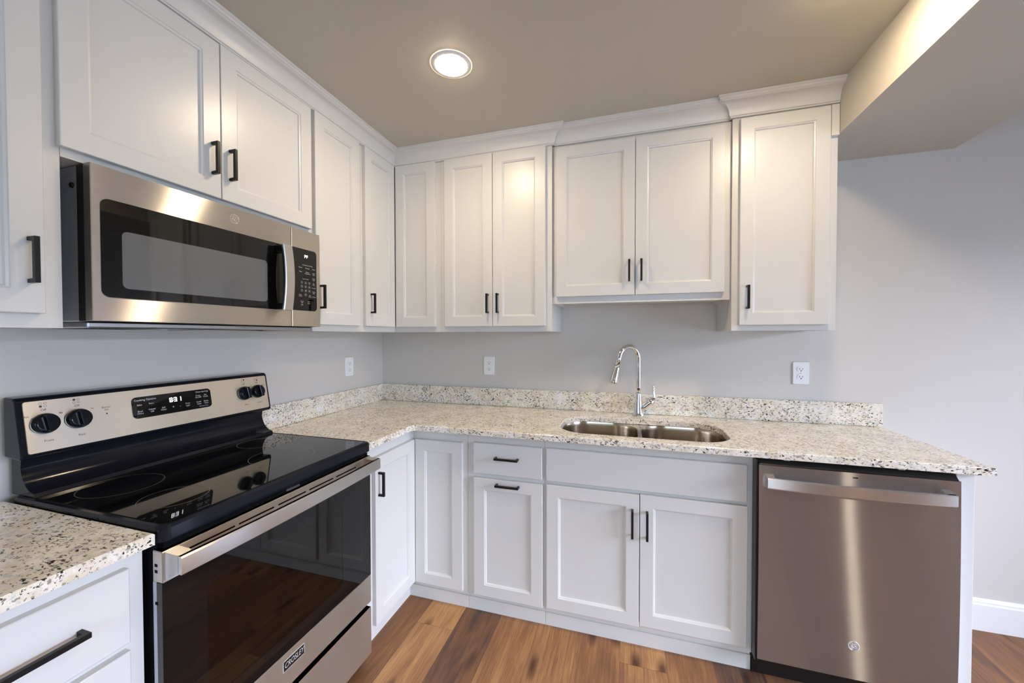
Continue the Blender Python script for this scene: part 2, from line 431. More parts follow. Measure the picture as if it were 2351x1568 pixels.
ZB, ZT = 1.380, 2.366          # wall cabinets: underside and top of face frame
UD = .304                      # depth to the front of the face frame
DB, DT = 1.410, 2.351          # doors

def wall_cab(label, fn, u0, u1, doors, w0=ZB, w1=ZT, d=UD, loc=None, inset=.012):
    r = thing('wall_cabinet', label, 'cabinet', loc or fn((u0 + u1) / 2, 0, w0), 'white wall cabinets')
    carcass(MB(), fn, u0, u1, w0, w1, d - .019, inset=inset).build('carcass', WHITE, r)
    face_frame(MB(), fn, u0, u1, w0, w1, d - .019, d).build('face_frame', WHITE, r)
    for a in doors: add_door(r, fn, a[0], a[1], a[2], a[3], d, *a[4:])
    return r

# left wall
wall_cab('white shaker wall cabinet left of the microwave, cut off by the photo edge', LEFT, -2.30, -1.7155,
         [(-2.270, -1.7515, 1.414, DT, -1.776, 1.536)])
wall_cab('short two-door white cabinet directly above the microwave', LEFT, -1.7145, -.9325,
         [(-1.7225, -1.336, 1.824, 2.342, -1.364, 1.948), (-1.333, -.9465, 1.824, 2.346, -1.305, 1.948)], w0=1.8035, inset=0)
wall_cab('narrow white wall cabinet immediately right of the microwave, one door', LEFT, -.9315, -.6055,
         [(-.926, -.633, DB, 2.353, -.903, 1.534)])
# corner unit (two hinged doors meeting in the inner corner)
r = thing('wall_cabinet', 'L-shaped white corner wall cabinet with two narrow doors meeting in the corner', 'cabinet', (0, 0, ZB), 'white wall cabinets')
Lp = [(.001, -.001), (.614, -.001), (.614, -(UD - .019)), (UD - .019, -(UD - .019)), (UD - .019, -.6045), (.001, -.6045)]
MB().prism(Lp, lambda p, q, a: (p, q, a), ZB, ZT).build('carcass', WHITE, r)
mb = MB()
for fn, s0, s1 in ((BACK, UD - .019, .614), (LEFT, -.6045, -UD)):
    if fn is BACK:
        mb.box(fn(s0, UD - .019, ZB), fn(s1, UD, ZB + .038)); mb.box(fn(s0, UD - .019, ZT - .038), fn(s1, UD, ZT)); mb.box(fn(s1 - .038, UD - .019, ZB + .038), fn(s1, UD, ZT - .038))
    else:
        mb.box(fn(s0, UD - .019, ZB), fn(s1, UD, ZB + .038)); mb.box(fn(s0, UD - .019, ZT - .038), fn(s1, UD, ZT)); mb.box(fn(s0, UD - .019, ZB + .038), fn(s0 + .038, UD, ZT - .038))
mb.build('face_frame', WHITE, r)
add_door(r, LEFT, -.590, -.3265, DB, 2.355, UD, -.549, 1.532)
add_door(r, BACK, .3265, .585, DB, 2.355, UD)
# back wall
wall_cab('tall two-door white wall cabinet between the corner unit and the sink cabinet', BACK, .615, 1.2595,
         [(.644, .9325, DB, DT, .908, 1.534), (.9355, 1.227, DB, DT, .966, 1.534)])
wall_cab('raised two-door white wall cabinet over the sink', BACK, 1.2605, 2.1005,
         [(1.282, 1.6745, 1.561, 2.337, 1.648, 1.680), (1.677, 2.072, 1.561, 2.335, 1.705, 1.680)], w0=1.526, d=.286)
r = wall_cab('single-door white wall cabinet at the right end, beside the soffit beam', BACK, 2.1015, 2.5045,
             [(2.130, 2.4725, 1.406, 2.342, 2.1605, 1.532)])
MB().box((2.4755, -UD - .0165, 2.214), (2.5040, -UD, 2.346), .001).build('filler_block', WHITE, r)

# crown moulding along the tops of the wall cabinets
CP = [(0, 2.352), (.012, 2.352), (.012, 2.3575), (.016, 2.359), (.018, 2.364)] + \
     [(.018 + .041 * (1 - math.cos(math.radians(a))), 2.364 + .048 * math.sin(math.radians(a))) for a in (18, 36, 54, 72, 86)] + \
     [(.060, 2.4150), (.0655, 2.4165), (.066, 2.4235), (.0715, 2.4255), (.072, ZC - .0005), (0, ZC - .0005)]
def crown(name, path):
    """path: list of (x, y, outward x, outward y) mitre stations"""
    return struct(name, MB().loft([[(x + ox * p, y + oy * p, z) for p, z in CP] for x, y, ox, oy in path]), WHITE, smooth=20)
crown('trim_2', [(UD + .0005, -2.30, 1, 0), (UD + .0005, -UD - .0005, 1, -1)] + [(1.260, -UD - .0005, 1, -1), (1.260, -.2875, 1, 0)])
crown('trim_3', [(1.2605, -.2865, 0, -1), (2.100, -.2865, 0, -1)])
crown('trim_4', [(2.101, -.2875, -1, 0), (2.101, -UD - .0005, -1, -1), (2.5050, -UD - .0005, 0, -1)])

# ------------------------------------------------------------------ base cabinets
CT0, CT1 = .887, .914          # worktop underside and top
BD, BV = .563, .583            # face-frame front and door front
TK = .545
def toe(mb, fn, u0, u1):
    mb.box(fn(u0, TK - .016, .0), fn(u1, TK, .080)); mb.box(fn(u0, TK, .0), fn(u1, TK + .007, .060))
def base_cab(label, fn, u0, u1, build, sh=0.0, rails=(), mull=()):
    r = thing('base_cabinet', label, 'cabinet', fn((u0 + u1) / 2, 0, 0), 'white base cabinets')
    carcass(MB(), fn, u0, u1, .080, CT0 - .001, BD - .019 + sh, top=False).build('carcass', WHITE, r)
    face_frame(MB(), fn, u0, u1, .080, CT0 - .001, BD - .019 + sh, BD + sh, .034, rails, mull, .062).build('face_frame', WHITE, r)
    mb = MB(); toe(mb, (lambda a, b, c: fn(a, b + sh, c)), u0, u1); mb.build('toe_kick', WHITE, r)
    build(r); return r
XB = .585                      # left run: face-frame front is a little deeper
SH = XB - BD
def b_left(r):
    dx = .852
    add_door(r, LEFT, -2.17, -1.752, .690, .853, XB, -1.893, .772, False, 'drawer', True, .128, .011)
    add_door(r, LEFT, -2.17, -1.752, .395, .672, XB, -1.893, .56, False, 'drawer', True, .128, .011)
    add_door(r, LEFT, -2.17, -1.752, .105, .377, XB, -1.893, .26, False, 'drawer', True, .128, .011)
base_cab('white drawer base cabinet left of the range under the near worktop', LEFT, -2.20, -1.7185, b_left, SH, rails=(.681, .386))
# corner base, L-shaped
r = thing('base_cabinet', 'white corner base cabinet right of the range, two narrow doors meeting at the inner corner', 'cabinet', (0, 0, 0), 'white base cabinets')
f0 = BD - .019; x0 = XB - .019
mb = MB()
mb.box((.001, -.960, .080), (x0, -.942, CT0 - .001)); mb.box((.871, -f0, .080), (.889, -.001, CT0 - .001))
mb.prism([(.001, -.942), (x0, -.942), (x0, -f0), (.871, -f0), (.871, -.001), (.001, -.001)], lambda p, q, a: (p, q, a), .080, .098)
mb.build('carcass', WHITE, r)
mb = MB()
for z0, z1 in ((.080, .114), (CT0 - .063, CT0 - .001)):
    mb.prism([(x0, -.960), (XB, -.960), (XB, -BD), (.889, -BD), (.889, -f0), (x0, -f0)], lambda p, q, a: (p, q, a), z0, z1)
mb.box((x0, -.960, .114), (XB, -.902, CT0 - .063)); mb.box((.858, -BD, .114), (.889, -f0, CT0 - .063))
mb.build('face_frame', WHITE, r)
mb = MB()
tx = .548
mb.prism([(tx - .016, -.960), (tx, -.960), (tx, -TK), (.889, -TK), (.889, -TK + .016), (tx - .016, -TK + .016)], lambda p, q, a: (p, q, a), 0, .080)
mb.prism([(tx, -.960), (tx + .007, -.960), (tx + .007, -TK - .007), (.889, -TK - .007), (.889, -TK), (tx, -TK)], lambda p, q, a: (p, q, a), 0, .060)
mb.build('toe_kick', WHITE, r)
add_door(r, LEFT, -.902, -.5835, .100, .832, XB, -.880, .713)
add_door(r, BACK, .6052, .867, .097, .833, BD)
def b_drawer(r):
    add_door(r, BACK, .927, 1.267, .693, .841, BD, 1.098, .777, False, 'drawer', True, .116)
    add_door(r, BACK, .928, 1.269, .096, .671, BD, 1.102, .649, False, ln=.116)
base_cab('narrow white base cabinet with one drawer over a pull-out door', BACK, .890, 1.2765, b_drawer, rails=(.682,))
def b_sink(r):
    d = slab(BACK, 1.286, 2.100, .693, .843, BD).build('false_front', WHITE, r)
    add_door(r, BACK, 1.288, 1.6925, .102, .675, BD, 1.664, .553, ln=.118)
    add_door(r, BACK, 1.6955, 2.102, .108, .677, BD, 1.724, .551, ln=.118)
base_cab('wide white sink base cabinet with two doors below a blank panel', BACK, 1.2775, 2.1235, b_sink, rails=(.684,))
# panel closing the run at the right of the dishwasher
r = thing('end_panel', 'white end panel standing right of the dishwasher under the worktop end', 'panel', (2.765, -.3, 0))
MB().box((2.7400, -.585, 0), (2.7900, -.0145, CT0 - .001), .0015).build('panel', WHITE, r)

# ------------------------------------------------------------------ worktops
def outline_slab(name, outer, holes, z0, z1, m, e=.003):
    """stone slab with eased top edge"""
    mb = MB()
    def inset(poly, d):
        n = len(poly); out = []
        for i in range(n):
            p0, p, p1 = Vector(poly[i - 1]), Vector(poly[i]), Vector(poly[(i + 1) % n])
            a = (p - p0).normalized(); b = (p1 - p).normalized()
            na = Vector((-a.y, a.x)); nb = Vector((-b.y, b.x)); k = (na + nb); k = k / max(.2, k.dot(na) if k.length else 1)
            out.append(tuple(p + k * d))
        return out
    tops, bots = [], []
    for poly, s in [(outer, 1)] + [(h, -1) for h in holes]:
        tops.append([(p[0], p[1], z1) for p in inset(poly, e * s)])
        mb.loft([[(p[0], p[1], z0) for p in poly], [(p[0], p[1], z1 - e) for p in poly], [(p[0], p[1], z1) for p in inset(poly, e * s)]], False, False)
        bots.append([(p[0], p[1], z0) for p in poly])
    mb.fill(tops); mb.fill(bots)
    return mb.build(name, m, None, weld=True)
CF = .620
# inner corner eased with a small radius
arc = [(CF + .028 - .028 * math.cos(a), -CF - .028 + .028 * math.sin(a)) for a in [math.radians(90 * k / 5) for k in range(6)]]
outer = [(.0015, -.0015), (.0015, -.9615), (CF, -.9615)] + arc + [(2.822, -CF), (2.822, -.0015)]
SK = []
def dshape(x0, x1, y0, y1, r, n=10): return rr(x0, x1, y0, y1, r, n)
hole = dshape(1.325, 2.072, -.545, -.168, .135)
o = outline_slab('countertop', outer, [hole], CT0, CT1, GRAN)
setprops(o, 'L-shaped speckled granite worktop running around the corner with the sink cut-out', 'countertop', 'granite worktops')
o = outline_slab('countertop', [(.0015, -2.30), (CF, -2.30), (CF, -1.7135), (.0015, -1.7135)], [], CT0, CT1, GRAN)
setprops(o, 'short granite worktop piece in the near left corner, left of the range', 'countertop', 'granite worktops')
BS = 1.026
o = MB().box((.001, -.9615, CT1 + .0005), (.020, -.0205, BS), .002).build('backsplash', GRAN)
setprops(o, 'low granite upstand against the left wall beside the range', 'backsplash', 'granite upstands')
o = MB().box((.001, -.020, CT1 + .0005), (2.822, -.001, BS), .002).build('backsplash', GRAN)
setprops(o, 'long low granite upstand along the back wall behind the sink', 'backsplash', 'granite upstands')

# ------------------------------------------------------------------ sink
r = thing('kitchen_sink', 'undermounted stainless double bowl sink set in the granite worktop', 'sink', (1.70, -.356, CT0))
L1 = dshape(1.327, 1.690, -.543, -.170, .125); L2 = dshape(1.708, 2.070, -.543, -.170, .125)
def sc(poly, z, k):
    cx = sum(p[0] for p in poly) / len(poly); cy = sum(p[1] for p in poly) / len(poly)
    return [(cx + (p[0] - cx) * k, cy + (p[1] - cy) * k, z) for p in poly]
mb = MB(); zt = CT0 - .0015
fl = [(p[0], p[1], zt) for p in rr(1.305, 2.092, -.556, -.150, .12, 8)]
mb.fill([fl, sc(L1, zt, 1), sc(L2, zt, 1)])
mb.build('flange', STEEL_S, r, weld=True)
for Lq in (L1, L2):
    mb = MB()
    prof = [(zt, 1), (zt - .008, .992), (zt - .02, .985), (zt - .15, .955), (zt - .175, .93), (zt - .187, .88), (zt - .19, .8), (zt - .193, .15)]
    mb.loft([sc(Lq, z, k) for z, k in prof], False, True, True)
    bowl = mb.build('bowl', STEEL_S, r, recalc=False)
    cx = (min(p[0] for p in Lq) + max(p[0] for p in Lq)) / 2
    MB().lathe([(.055, 0), (.055, .002), (.045, .003), (.040, .0005), (.012, .0005)], (cx, -.356, zt - .1925)).build('drain', CHROME, bowl)

# ------------------------------------------------------------------ faucet
r = thing('faucet', 'chrome gooseneck pull-down faucet with side lever behind the sink', 'faucet', (1.70, -.072, CT1))
fb = Vector((1.70, -.072, CT1 + .0006))
MB().lathe([(.030, 0), (.030, .004), (.0275, .008), (.0255, .022), (.0225, .055), (.0185, .090), (.0162, .118), (.0160, .124), (.0135, .126)], fb, n=32).build('body', CHROME, r)
dr = Vector((-.70, -.71, 0)).normalized(); R_ = .072
pts = [fb + Vector((0, 0, z)) for z in (.122, .16, .22, .28, .312)]
for k in range(1, 15):
    a = math.radians(168 * k / 14)
    pts.append(fb + Vector((0, 0, .312)) + dr * (R_ - R_ * math.cos(a)) + Vector((0, 0, R_ * math.sin(a))))
tdir = (pts[-1] - pts[-2]).normalized(); pts.append(pts[-1] + tdir * .048); end = pts[-1]
MB().tube(pts, .0132, 20).build('spout', CHROME, r)
MB().lathe([(.0132, -.002), (.0155, .000), (.0165, .012), (.0200, .050), (.0230, .088), (.0225, .094), (.0195, .095), (.0190, .090)], end, tdir).build('spray_head', CHROME, r)
MB().tube([fb + Vector(p) for p in ((.005, 0, .030), (.03, -.003, .052), (.055, -.004, .074), (.078, -.005, .092))], [.021, .0185, .0165, .0165], 20).build('valve', CHROME, r)
MB().tube([fb + Vector(p) for p in ((.074, -.005, .084), (.082, -.005, .105), (.079, -.005, .128), (.077, -.005, .150), (.078, -.005, .168))], [.0095, .010, .0075, .0062, .0068], 14).build('lever', CHROME, r)

# ------------------------------------------------------------------ electrical outlets
def outlet(label, fn, u, w):
    r = thing('outlet', label, 'outlet', fn(u, 0, w), 'white duplex outlets')
    def loop(i, d): return [fn(a, d, b) for a, b in rr(u - .0355 + i, u + .0355 - i, w - .0575 + i, w + .0575 - i, .005 - i * .5, 3)]
    MB().loft([loop(0, .0005), loop(0, .003), loop(.0015, .0055)]).build('plate', OUTLET, r)
    for s in (-1, 1):
        cw = w + s * .0195
        pr = rr(u - .0165, u + .0165, cw - .0140, cw + .0140, .010, 6)
        q = MB().loft([[fn(a, .0055, b) for a, b in pr], [fn(a, .0072, b) for a, b in pr]]).build('receptacle', OUTLET, r)
        mb = MB()
        mb.box(fn(u - .0075, .0071, cw - .002), fn(u - .0055, .0075, cw + .006)); mb.box(fn(u + .0055, .0071, cw - .001), fn(u + .0075, .0075, cw + .006))
        mb.lathe([(.0026, 0), (.0026, .0004)], fn(u, .0071, cw - .0075), (0, -1, 0) if fn is BACK else (1, 0, 0), 12)
        mb.build('slots', DARK, q)
    MB().lathe([(.003, 0), (.003, .001), (.001, .0014)], fn(u, .0055, w), (0, -1, 0) if fn is BACK else (1, 0, 0), 12).build('screw', OUTLET, r)
outlet('white duplex outlet on the left wall near the corner', LEFT, -.336, 1.169)
outlet('white duplex outlet on the back wall left of the faucet', BACK, .7955, 1.166)
outlet('white duplex outlet on the back wall under the right end cabinet', BACK, 2.489, 1.165)

# ------------------------------------------------------------------ recessed ceiling lamps
def can(label, x, y):
    r = thing('ceiling_light', label, 'ceiling light', (x, y, ZC), 'recessed ceiling lights')
    prof = [(.0625, -.0046), (.070, -.0040), (.078, -.0022), (.080, -.0005)]
    MB().lathe(prof, (x, y, ZC), (0, 0, 1), 48, False, False).build('trim_ring', TRIMW, r)
    MB().lathe([(.0625, -.0045), (.05, -.0085), (.03, -.011), (.01, -.012)], (x, y, ZC), (0, 0, 1), 48, False, True).build('lens', LENS, r)
can('round recessed ceiling light above the range corner, fully in view', .969, -.899)
can('recessed ceiling light near the soffit beam, at the top edge of the photo', 2.262, -.900)
can('unseen recessed ceiling light added right of the soffit beam for the dishwasher streak', 4.15, -4.30)  # out of view, added to put the bright streak on the dishwasher door

# ------------------------------------------------------------------ emblem used on two appliances: ringed round badge with a script monogram
def emblem(parent, origin, right, upv, r, m):
    o_ = Vector(origin); R = Vector(right).normalized(); U = Vector(upv).normalized(); Nn = R.cross(U)
    mb = MB()
    mb.lathe([(r, .0), (r, .0012), (r * .93, .0018), (r * .86, .0012), (r * .86, .0006)], o_, Nn, 40, False, True)
    def curl(pts, rad): mb.tube([o_ + R * (a * r) + U * (b * r) + Nn * .0012 for a, b in pts], rad * r, 6)
    def arcp(cx, cy, rx, ry, a0, a1, n=16): return [(cx + rx * math.cos(math.radians(a0 + (a1 - a0) * k / n)), cy + ry * math.sin(math.radians(a0 + (a1 - a0) * k / n))) for k in range(n + 1)]
    curl(arcp(0, 0, .66, .66, 0, 360, 40), .035)
    curl(arcp(-.2, .05, .24, .36, 40, 300), .06); curl([(-.05, -.02), (-.02, -.3), (-.12, -.48), (-.3, -.42)], .06); curl(arcp(-.3, .0, .10, .12, 0, 300), .05)
    curl(arcp(.26, .18, .18, .18, 60, 290), .06); curl(arcp(.24, -.18, .22, .2, 100, -170), .06); curl([(.1, -.3), (.25, -.42), (.42, -.30)], .05)
    return mb.build('emblem', m, parent, label='round raised monogram badge')

# ------------------------------------------------------------------ electric range
RY0, RY1 = -1.7095, -.9650
r = thing('range', 'freestanding electric range, stainless front with black glass cooktop', 'range', (.3, (RY0 + RY1) / 2, 0))
mb = MB()
mb.box((.02, RY0 + .004, .04), (.600, RY0 + .03, .884)); mb.box((.02, RY1 - .03, .04), (.600, RY1 - .004, .884))
mb.box((.02, RY0 + .03, .04), (.05, RY1 - .03, .884)); mb.box((.05, RY0 + .03, .04), (.600, RY1 - .03, .262)); mb.box((.05, RY0 + .03, .80), (.600, RY1 - .03, .884))
mb.build('body', ENAMEL, r)
for y in (RY0 + .06, RY1 - .06):
    for x in (.08, .55): MB().lathe([(.018, 0), (.018, .012), (.010, .014), (.010, .040)], (x, y, 0), n=14).build('levelling_foot', PLASTB, r)
# cooktop frame: rim with an inset glass plate
ct = MB()
def cl(i, z, r_=.02): return [(x, y, z) for x, y in rr(.045 + i, .633 - i, RY0 + i, RY1 - i, r_, 5)]
ct.loft([cl(.004, .884), cl(0, .889), cl(0, .918), cl(.004, .9245), cl(.010, .926), cl(.013, .9235)])
ctop = ct.build('cooktop', ENAMEL, r)
g = MB(); gp = rr(.070, .618, RY0 + .016, RY1 - .016, .022, 6)
g.loft([[(x, y, .9238) for x, y in gp], [(x, y, .9252) for x, y in gp]])
glass = g.build('glass', GLASSB, ctop)
def ring(mb, cx, cy, rad, wd=.0012):
    n = 72
    a = [(cx + (rad) * math.cos(2 * math.pi * k / n), cy + rad * math.sin(2 * math.pi * k / n), .9255) for k in range(n)]
    b = [(cx + (rad - wd) * math.cos(2 * math.pi * k / n), cy + (rad - wd) * math.sin(2 * math.pi * k / n), .9255) for k in range(n)]
    mb.loft([a, b], False, False)
for cx, cy, rad in ((.232, -1.568, .093), (.468, -1.580, .076), (.448, -1.222, .103), (.215, -1.115, .078)):
    m_ = MB(); ring(m_, cx, cy, rad); m_.build('burner_ring', RING, ctop)
# curved lower backguard
cv = [(.125, .926)] + [(.062 + .063 * (1 - math.sin(math.radians(a))) , .936 + .075 * (1 - math.cos(math.radians(a))) ) for a in range(4, 87, 6)] + [(.068, 1.030), (.068, 1.040), (.022, 1.040), (.022, .926)]
MB().prism(cv, lambda p, q, a: (p, a, q), RY0 + .012, RY1 - .012, bev=.0).build('lower_backguard', ENAMEL, r, smooth=35)
# backguard housing
bp_ = [(.022, 1.032), (.095, 1.026), (.1015, 1.036), (.0745, 1.184), (.066, 1.192), (.022, 1.194)]
bg = MB().prism(bp_, lambda p, q, a: (p, a, q), RY0 - .001, RY1 + .001, bev=.004, seg=2).build('backguard', ENAMEL, r)
PB, PT = Vector((.1010, 0, 1.0385)), Vector((.0752, 0, 1.182))
pu = (PT - PB).normalized(); pn = Vector((pu.z, 0, -pu.x))
def onp(y, s, d=0.0):
    """point on the tilted control panel: along y, s up the slope from its foot, d out"""
    p = PB + pu * s + pn * d; return (p.x, y, p.z)
PH = (PT - PB).length
pr = rr(RY0 + .011, RY1 - .009, .002, PH - .002, .006, 4)
panel = MB().loft([[onp(y, s, .0002) for y, s in pr], [onp(y, s, .0022) for y, s in pr], [onp(y + (.001 if y < -1.3 else -.001), s, .0028) for y, s in pr]]).build('control_panel', STEEL_P, r)
pr = rr(-1.464, -1.216, .048, .119, .013, 6)
disp = MB().loft([[onp(y, s, .0028) for y, s in pr], [onp(y, s, .0040) for y, s in pr]]).build('display', GLASSB, r)
def ptxt(mb, s, y, sl, size, d, **k):
    mb.addmesh(text_mesh(s, size, **k), frame(onp(y, sl, d), (0, 1, 0), pu))
mb = MB(); d_ = .0043
ptxt(mb, 'Cooking Options', -1.4265, .108, .0088, d_); ptxt(mb, 'Oven Settings', -1.2465, .110, .0080, d_)
for s, y, sl in (('Bake', -1.444, .092), ('Start', -1.411, .093), ('Broil', -1.444, .071), ('Hi/Lo', -1.444, .064), ('Cancel', -1.411, .073), ('Off', -1.411, .065), ('Self', -1.377, .072), ('Clean', -1.377, .065),
                 ('+', -1.347, .069), ('-', -1.325, .069), ('Oven', -1.300, .074), ('Light', -1.300, .066), ('Timer', -1.262, .097), ('On/Off', -1.262, .090), ('Set', -1.236, .097), ('Clock', -1.236, .090),
                 ('Cook', -1.262, .073), ('Time', -1.262, .065), ('Delay', -1.236, .073), ('Time', -1.236, .065), ('Automatic Oven', -1.246, .056)):
    ptxt(mb, s, y, sl, .0046 if 'Auto' in s else (.012 if s in '+-' else .0072), d_)
mb.build('lettering', INKW, disp)
mb = MB()
def seg7(mb, ch, y, s0, h, w_, t, put):
    on = {'8': 'abcdefg', '3': 'abcdg', '1': 'bc', 'P': 'abefg', 'F': 'aefg'}[ch]
    S7 = {'a': (0, h - t, w_, h), 'g': (0, h / 2 - t / 2, w_, h / 2 + t / 2), 'd': (0, 0, w_, t), 'b': (w_ - t, h / 2, w_, h), 'c': (w_ - t, 0, w_, h / 2), 'f': (0, h / 2, t, h), 'e': (0, 0, t, h / 2)}
    for k in on:
        a, b, c, d = S7[k]; mb.loft([[put(y + a, s0 + b), put(y + c, s0 + b), put(y + c, s0 + d), put(y + a, s0 + d)]], False, True)
put = lambda y, s: onp(y, s, .0044)
for ch, y in (('8', -1.3565), ('3', -1.3425), ('1', -1.3285)): seg7(mb, ch, y, .087, .0155, .0095, .0026, put)
for s in (.091, .098): mb.loft([[put(-1.3452, s), put(-1.3436, s), put(-1.3436, s + .0016), put(-1.3452, s + .0016)]], False, True)
mb.build('digits', LED, disp, recalc=False)
# printed legends on the steel
d_ = .0030
for y, a, b in ((-1.661, 'Front', ('Melt', 'Hi')), (-1.593, 'Rear', ('Lo', 'Hi')), (-1.080, 'Rear', ('Lo', 'Hi')), (-1.021, 'Front', ('Lo', 'Hi'))):
    mb = MB(); ptxt(mb, 'Off', y, .117, .0085, d_); ptxt(mb, a, y + .004, .031, .0085, d_)
    ptxt(mb, b[0], y - .034, .103, .0068, d_); ptxt(mb, b[1], y + .033, .103, .0068, d_)
    for k in range(4):
        yy, ss = y - .0045 + (k % 2) * .009, .1275 + (k // 2) * .008
        sol = (k == 0 and y == -1.661) or (k == 2 and y == -1.593) or (k == 3 and y == -1.080) or (k == 1 and y == -1.021)
        P0 = [onp(yy + .0031 * math.cos(2 * math.pi * q / 14), ss + .0031 * math.sin(2 * math.pi * q / 14), d_) for q in range(14)]
        if sol: mb.loft([P0], False, True)
        else: mb.loft([P0, [onp(yy + .0025 * math.cos(2 * math.pi * q / 14), ss + .0025 * math.sin(2 * math.pi * q / 14), d_) for q in range(14)]], False, False)
    mb.build('knob_legend', INK, panel)
mb = MB(); ptxt(mb, 'Burner', -1.528, .101, .0075, d_); ptxt(mb, 'On', -1.528, .093, .0075, d_)
P0 = [onp(-1.528 + .0022 * math.cos(2 * math.pi * q / 14), .081 + .0022 * math.sin(2 * math.pi * q / 14), d_) for q in range(14)]
mb.loft([P0], False, True)
mb.build('indicator_legend', INK, panel)
for y in (-1.661, -1.593, -1.080, -1.021):
    base = Vector(onp(y, .079, .0028))
    kb = MB().lathe([(.0285, 0), (.0285, .006), (.0265, .012), (.0245, .016), (.020, .0175)], base, pn, 40).build('knob', ENAMEL, r)
    gb = MB()
    yv = Vector((0, 1, 0)).lerp(pu, .10).normalized(); sv = pn.cross(yv)
    if sv.dot(pu) < 0: sv = -sv
    def kp(a, b, c): return base + yv * a + sv * b + pn * c
    gb.loft([[kp(-.0075, -.0225, .015), kp(.0075, -.0225, .015), kp(.0075, .0225, .015), kp(-.0075, .0225, .015)], [kp(-.0060, -.0235, .030), kp(.0060, -.0235, .030), kp(.0060, .0235, .030), kp(-.0060, .0235, .030)]], bev=.0015, seg=2)
    gb.build('grip', ENAMEL, kb)
# control strip below cooktop (black recess) with latch
MB().box((.600, RY0 + .012, .870), (.622, RY1 - .012, .8838)).build('vent_recess', DARK, r)
MB().box((.6225, -1.372, .8745), (.6315, -1.322, .8825), .003, 2).build('latch', KEYS, r)
# oven door
DX0, DX1 = .602, .634; OY0, OY1 = RY0 + .001, RY1 - .008
door = MB()
door.box((DX0, OY0, .797), (DX1, OY1, .869), .0015)
door = door.build('oven_door', STEEL_Y, r)
MB().box((DX0 + .001, OY0 + .0005, .265), (DX1 - .0005, OY1 - .0005, .3765), .0015).build('lower_trim', STEEL_Y, door)
mb = MB()     # black glass with window opening
O_ = [(y, z) for y, z in ((OY0, .3770), (OY1, .3770), (OY1, .7965), (OY0, .7965))]
Wn = rr(-1.612, -1.135, .432, .735, .022, 6)
X0, X1 = DX0 + .012, DX1 - .002
for x in (X0, X1): mb.fill([[(x, y, z) for y, z in O_], [(x, y, z) for y, z in Wn]])
mb.loft([[(x, y, z) for y, z in O_] for x in (X0, X1)], False, False); mb.loft([[(x, y, z) for y, z in Wn] for x in (X0, X1)], False, False)
mb.build('door_glass', GLASSB, door, weld=True)
MB().loft([[(x, y, z) for y, z in Wn] for x in (X1 - .0035, X1 - .0005)]).build('window', OVEN_GLASS, door, label='smoked see-through oven window')
MB().box((DX0, OY0 + .0002, .3765), (DX0 + .0115, OY0 + .04, .797)).build('door_edge', GREYM, door)
for z in (.836, .822, .748): MB().box((.609, OY0 - .0003, z - .0035), (.618, OY0 + .001, z + .0035), 0).build('side_slot', DARK, door)
mb = MB()
for i, (y0, y1) in enumerate(((-1.652, -1.540), (-1.529, -1.421), (-1.406, -1.303), (-1.288, -1.181), (-1.166, -1.060))):
    for z in (.849, .8365): mb.box((DX1 - .0003, y0, z - .0022), (DX1 + .0003, y1, z + .0022))
mb.build('vent_slots', DARK, door)
# bowed handle with solid ends
def hprof(y): 
    t = (y - (OY0 + OY1) / 2) / ((OY1 - OY0) / 2); return .690 + .010 * (1 - t * t)
hy = [OY0 + .004 + (OY1 - OY0 - .016) * k / 24 for k in range(25)]
loops = []
for y in hy:
    x = hprof(y); loops.append([(x - .012, y, .826), (x - .002, y, .824), (x, y, .829), (x, y, .862), (x - .003, y, .866), (x - .012, y, .866)])
hd = MB().loft(loops)
for s, y0, y1 in ((1, hy[0], hy[0] + .030), (-1, hy[-1] - .030, hy[-1])):
    x = hprof(y0)
    pr = [(DX1 - .0, .802), (x - .011, .826), (x - .011, .866), (DX1, .868)]
    hd.prism(pr, lambda p, q, a: (p, a, q), y0, y1)
hd.build('handle', STEEL_H, door, smooth=25, label='bowed brushed steel bar handle')
# badge
bd = MB().box((DX1 - .001, -1.396, .3245), (DX1 + .0012, -1.317, .3560)).build('badge', PLASTB, door, label='black name badge with silver lettering and border')
mb = MB(); mb.addmesh(text_mesh('CROSLEY', .0215, shear=.25), frame((DX1 + .0016, -1.3565, .3400), (0, .76, 0), (0, 0, 1)) @ Matrix.Diagonal((.80, 1.1, 1, 1)))
for a, b, c, d in ((-1.3965, -1.3165, .3235, .3247), (-1.3965, -1.3165, .3558, .3570), (-1.3970, -1.3955, .3235, .3570), (-1.3175, -1.3160, .3235, .3570)):
    mb.box((DX1, a, c), (DX1 + .0018, b, d))
mb.build('badge_lettering', SILVER, door)
# racks inside
for z in (.505, .640):
    mb = MB()
    for x in [.10 + .40 * k / 3 for k in range(4)]: mb.tube([(x + .06, RY0 + .05, z), (x + .06, RY1 - .05, z)], .003, 6)
    for k in range(22):
        y = RY0 + .06 + (RY1 - RY0 - .12) * k / 21; mb.tube([(.10, y, z + .005), (.585, y, z + .005)], .002, 6)
    mb.build('oven_rack', RACK, r)
# storage drawer
dw_ = MB().loft([[(x, y, z) for y, z in rr(OY0 + .001, OY1, .050, .243, .003, 2)] for x in (.60, .632)], bev=0).build('storage_drawer', STEEL_Y, r)
MB().box((.58, OY0 + .01, .02), (.606, OY1 - .01, .049)).build('kick_plate', PLASTB, r)

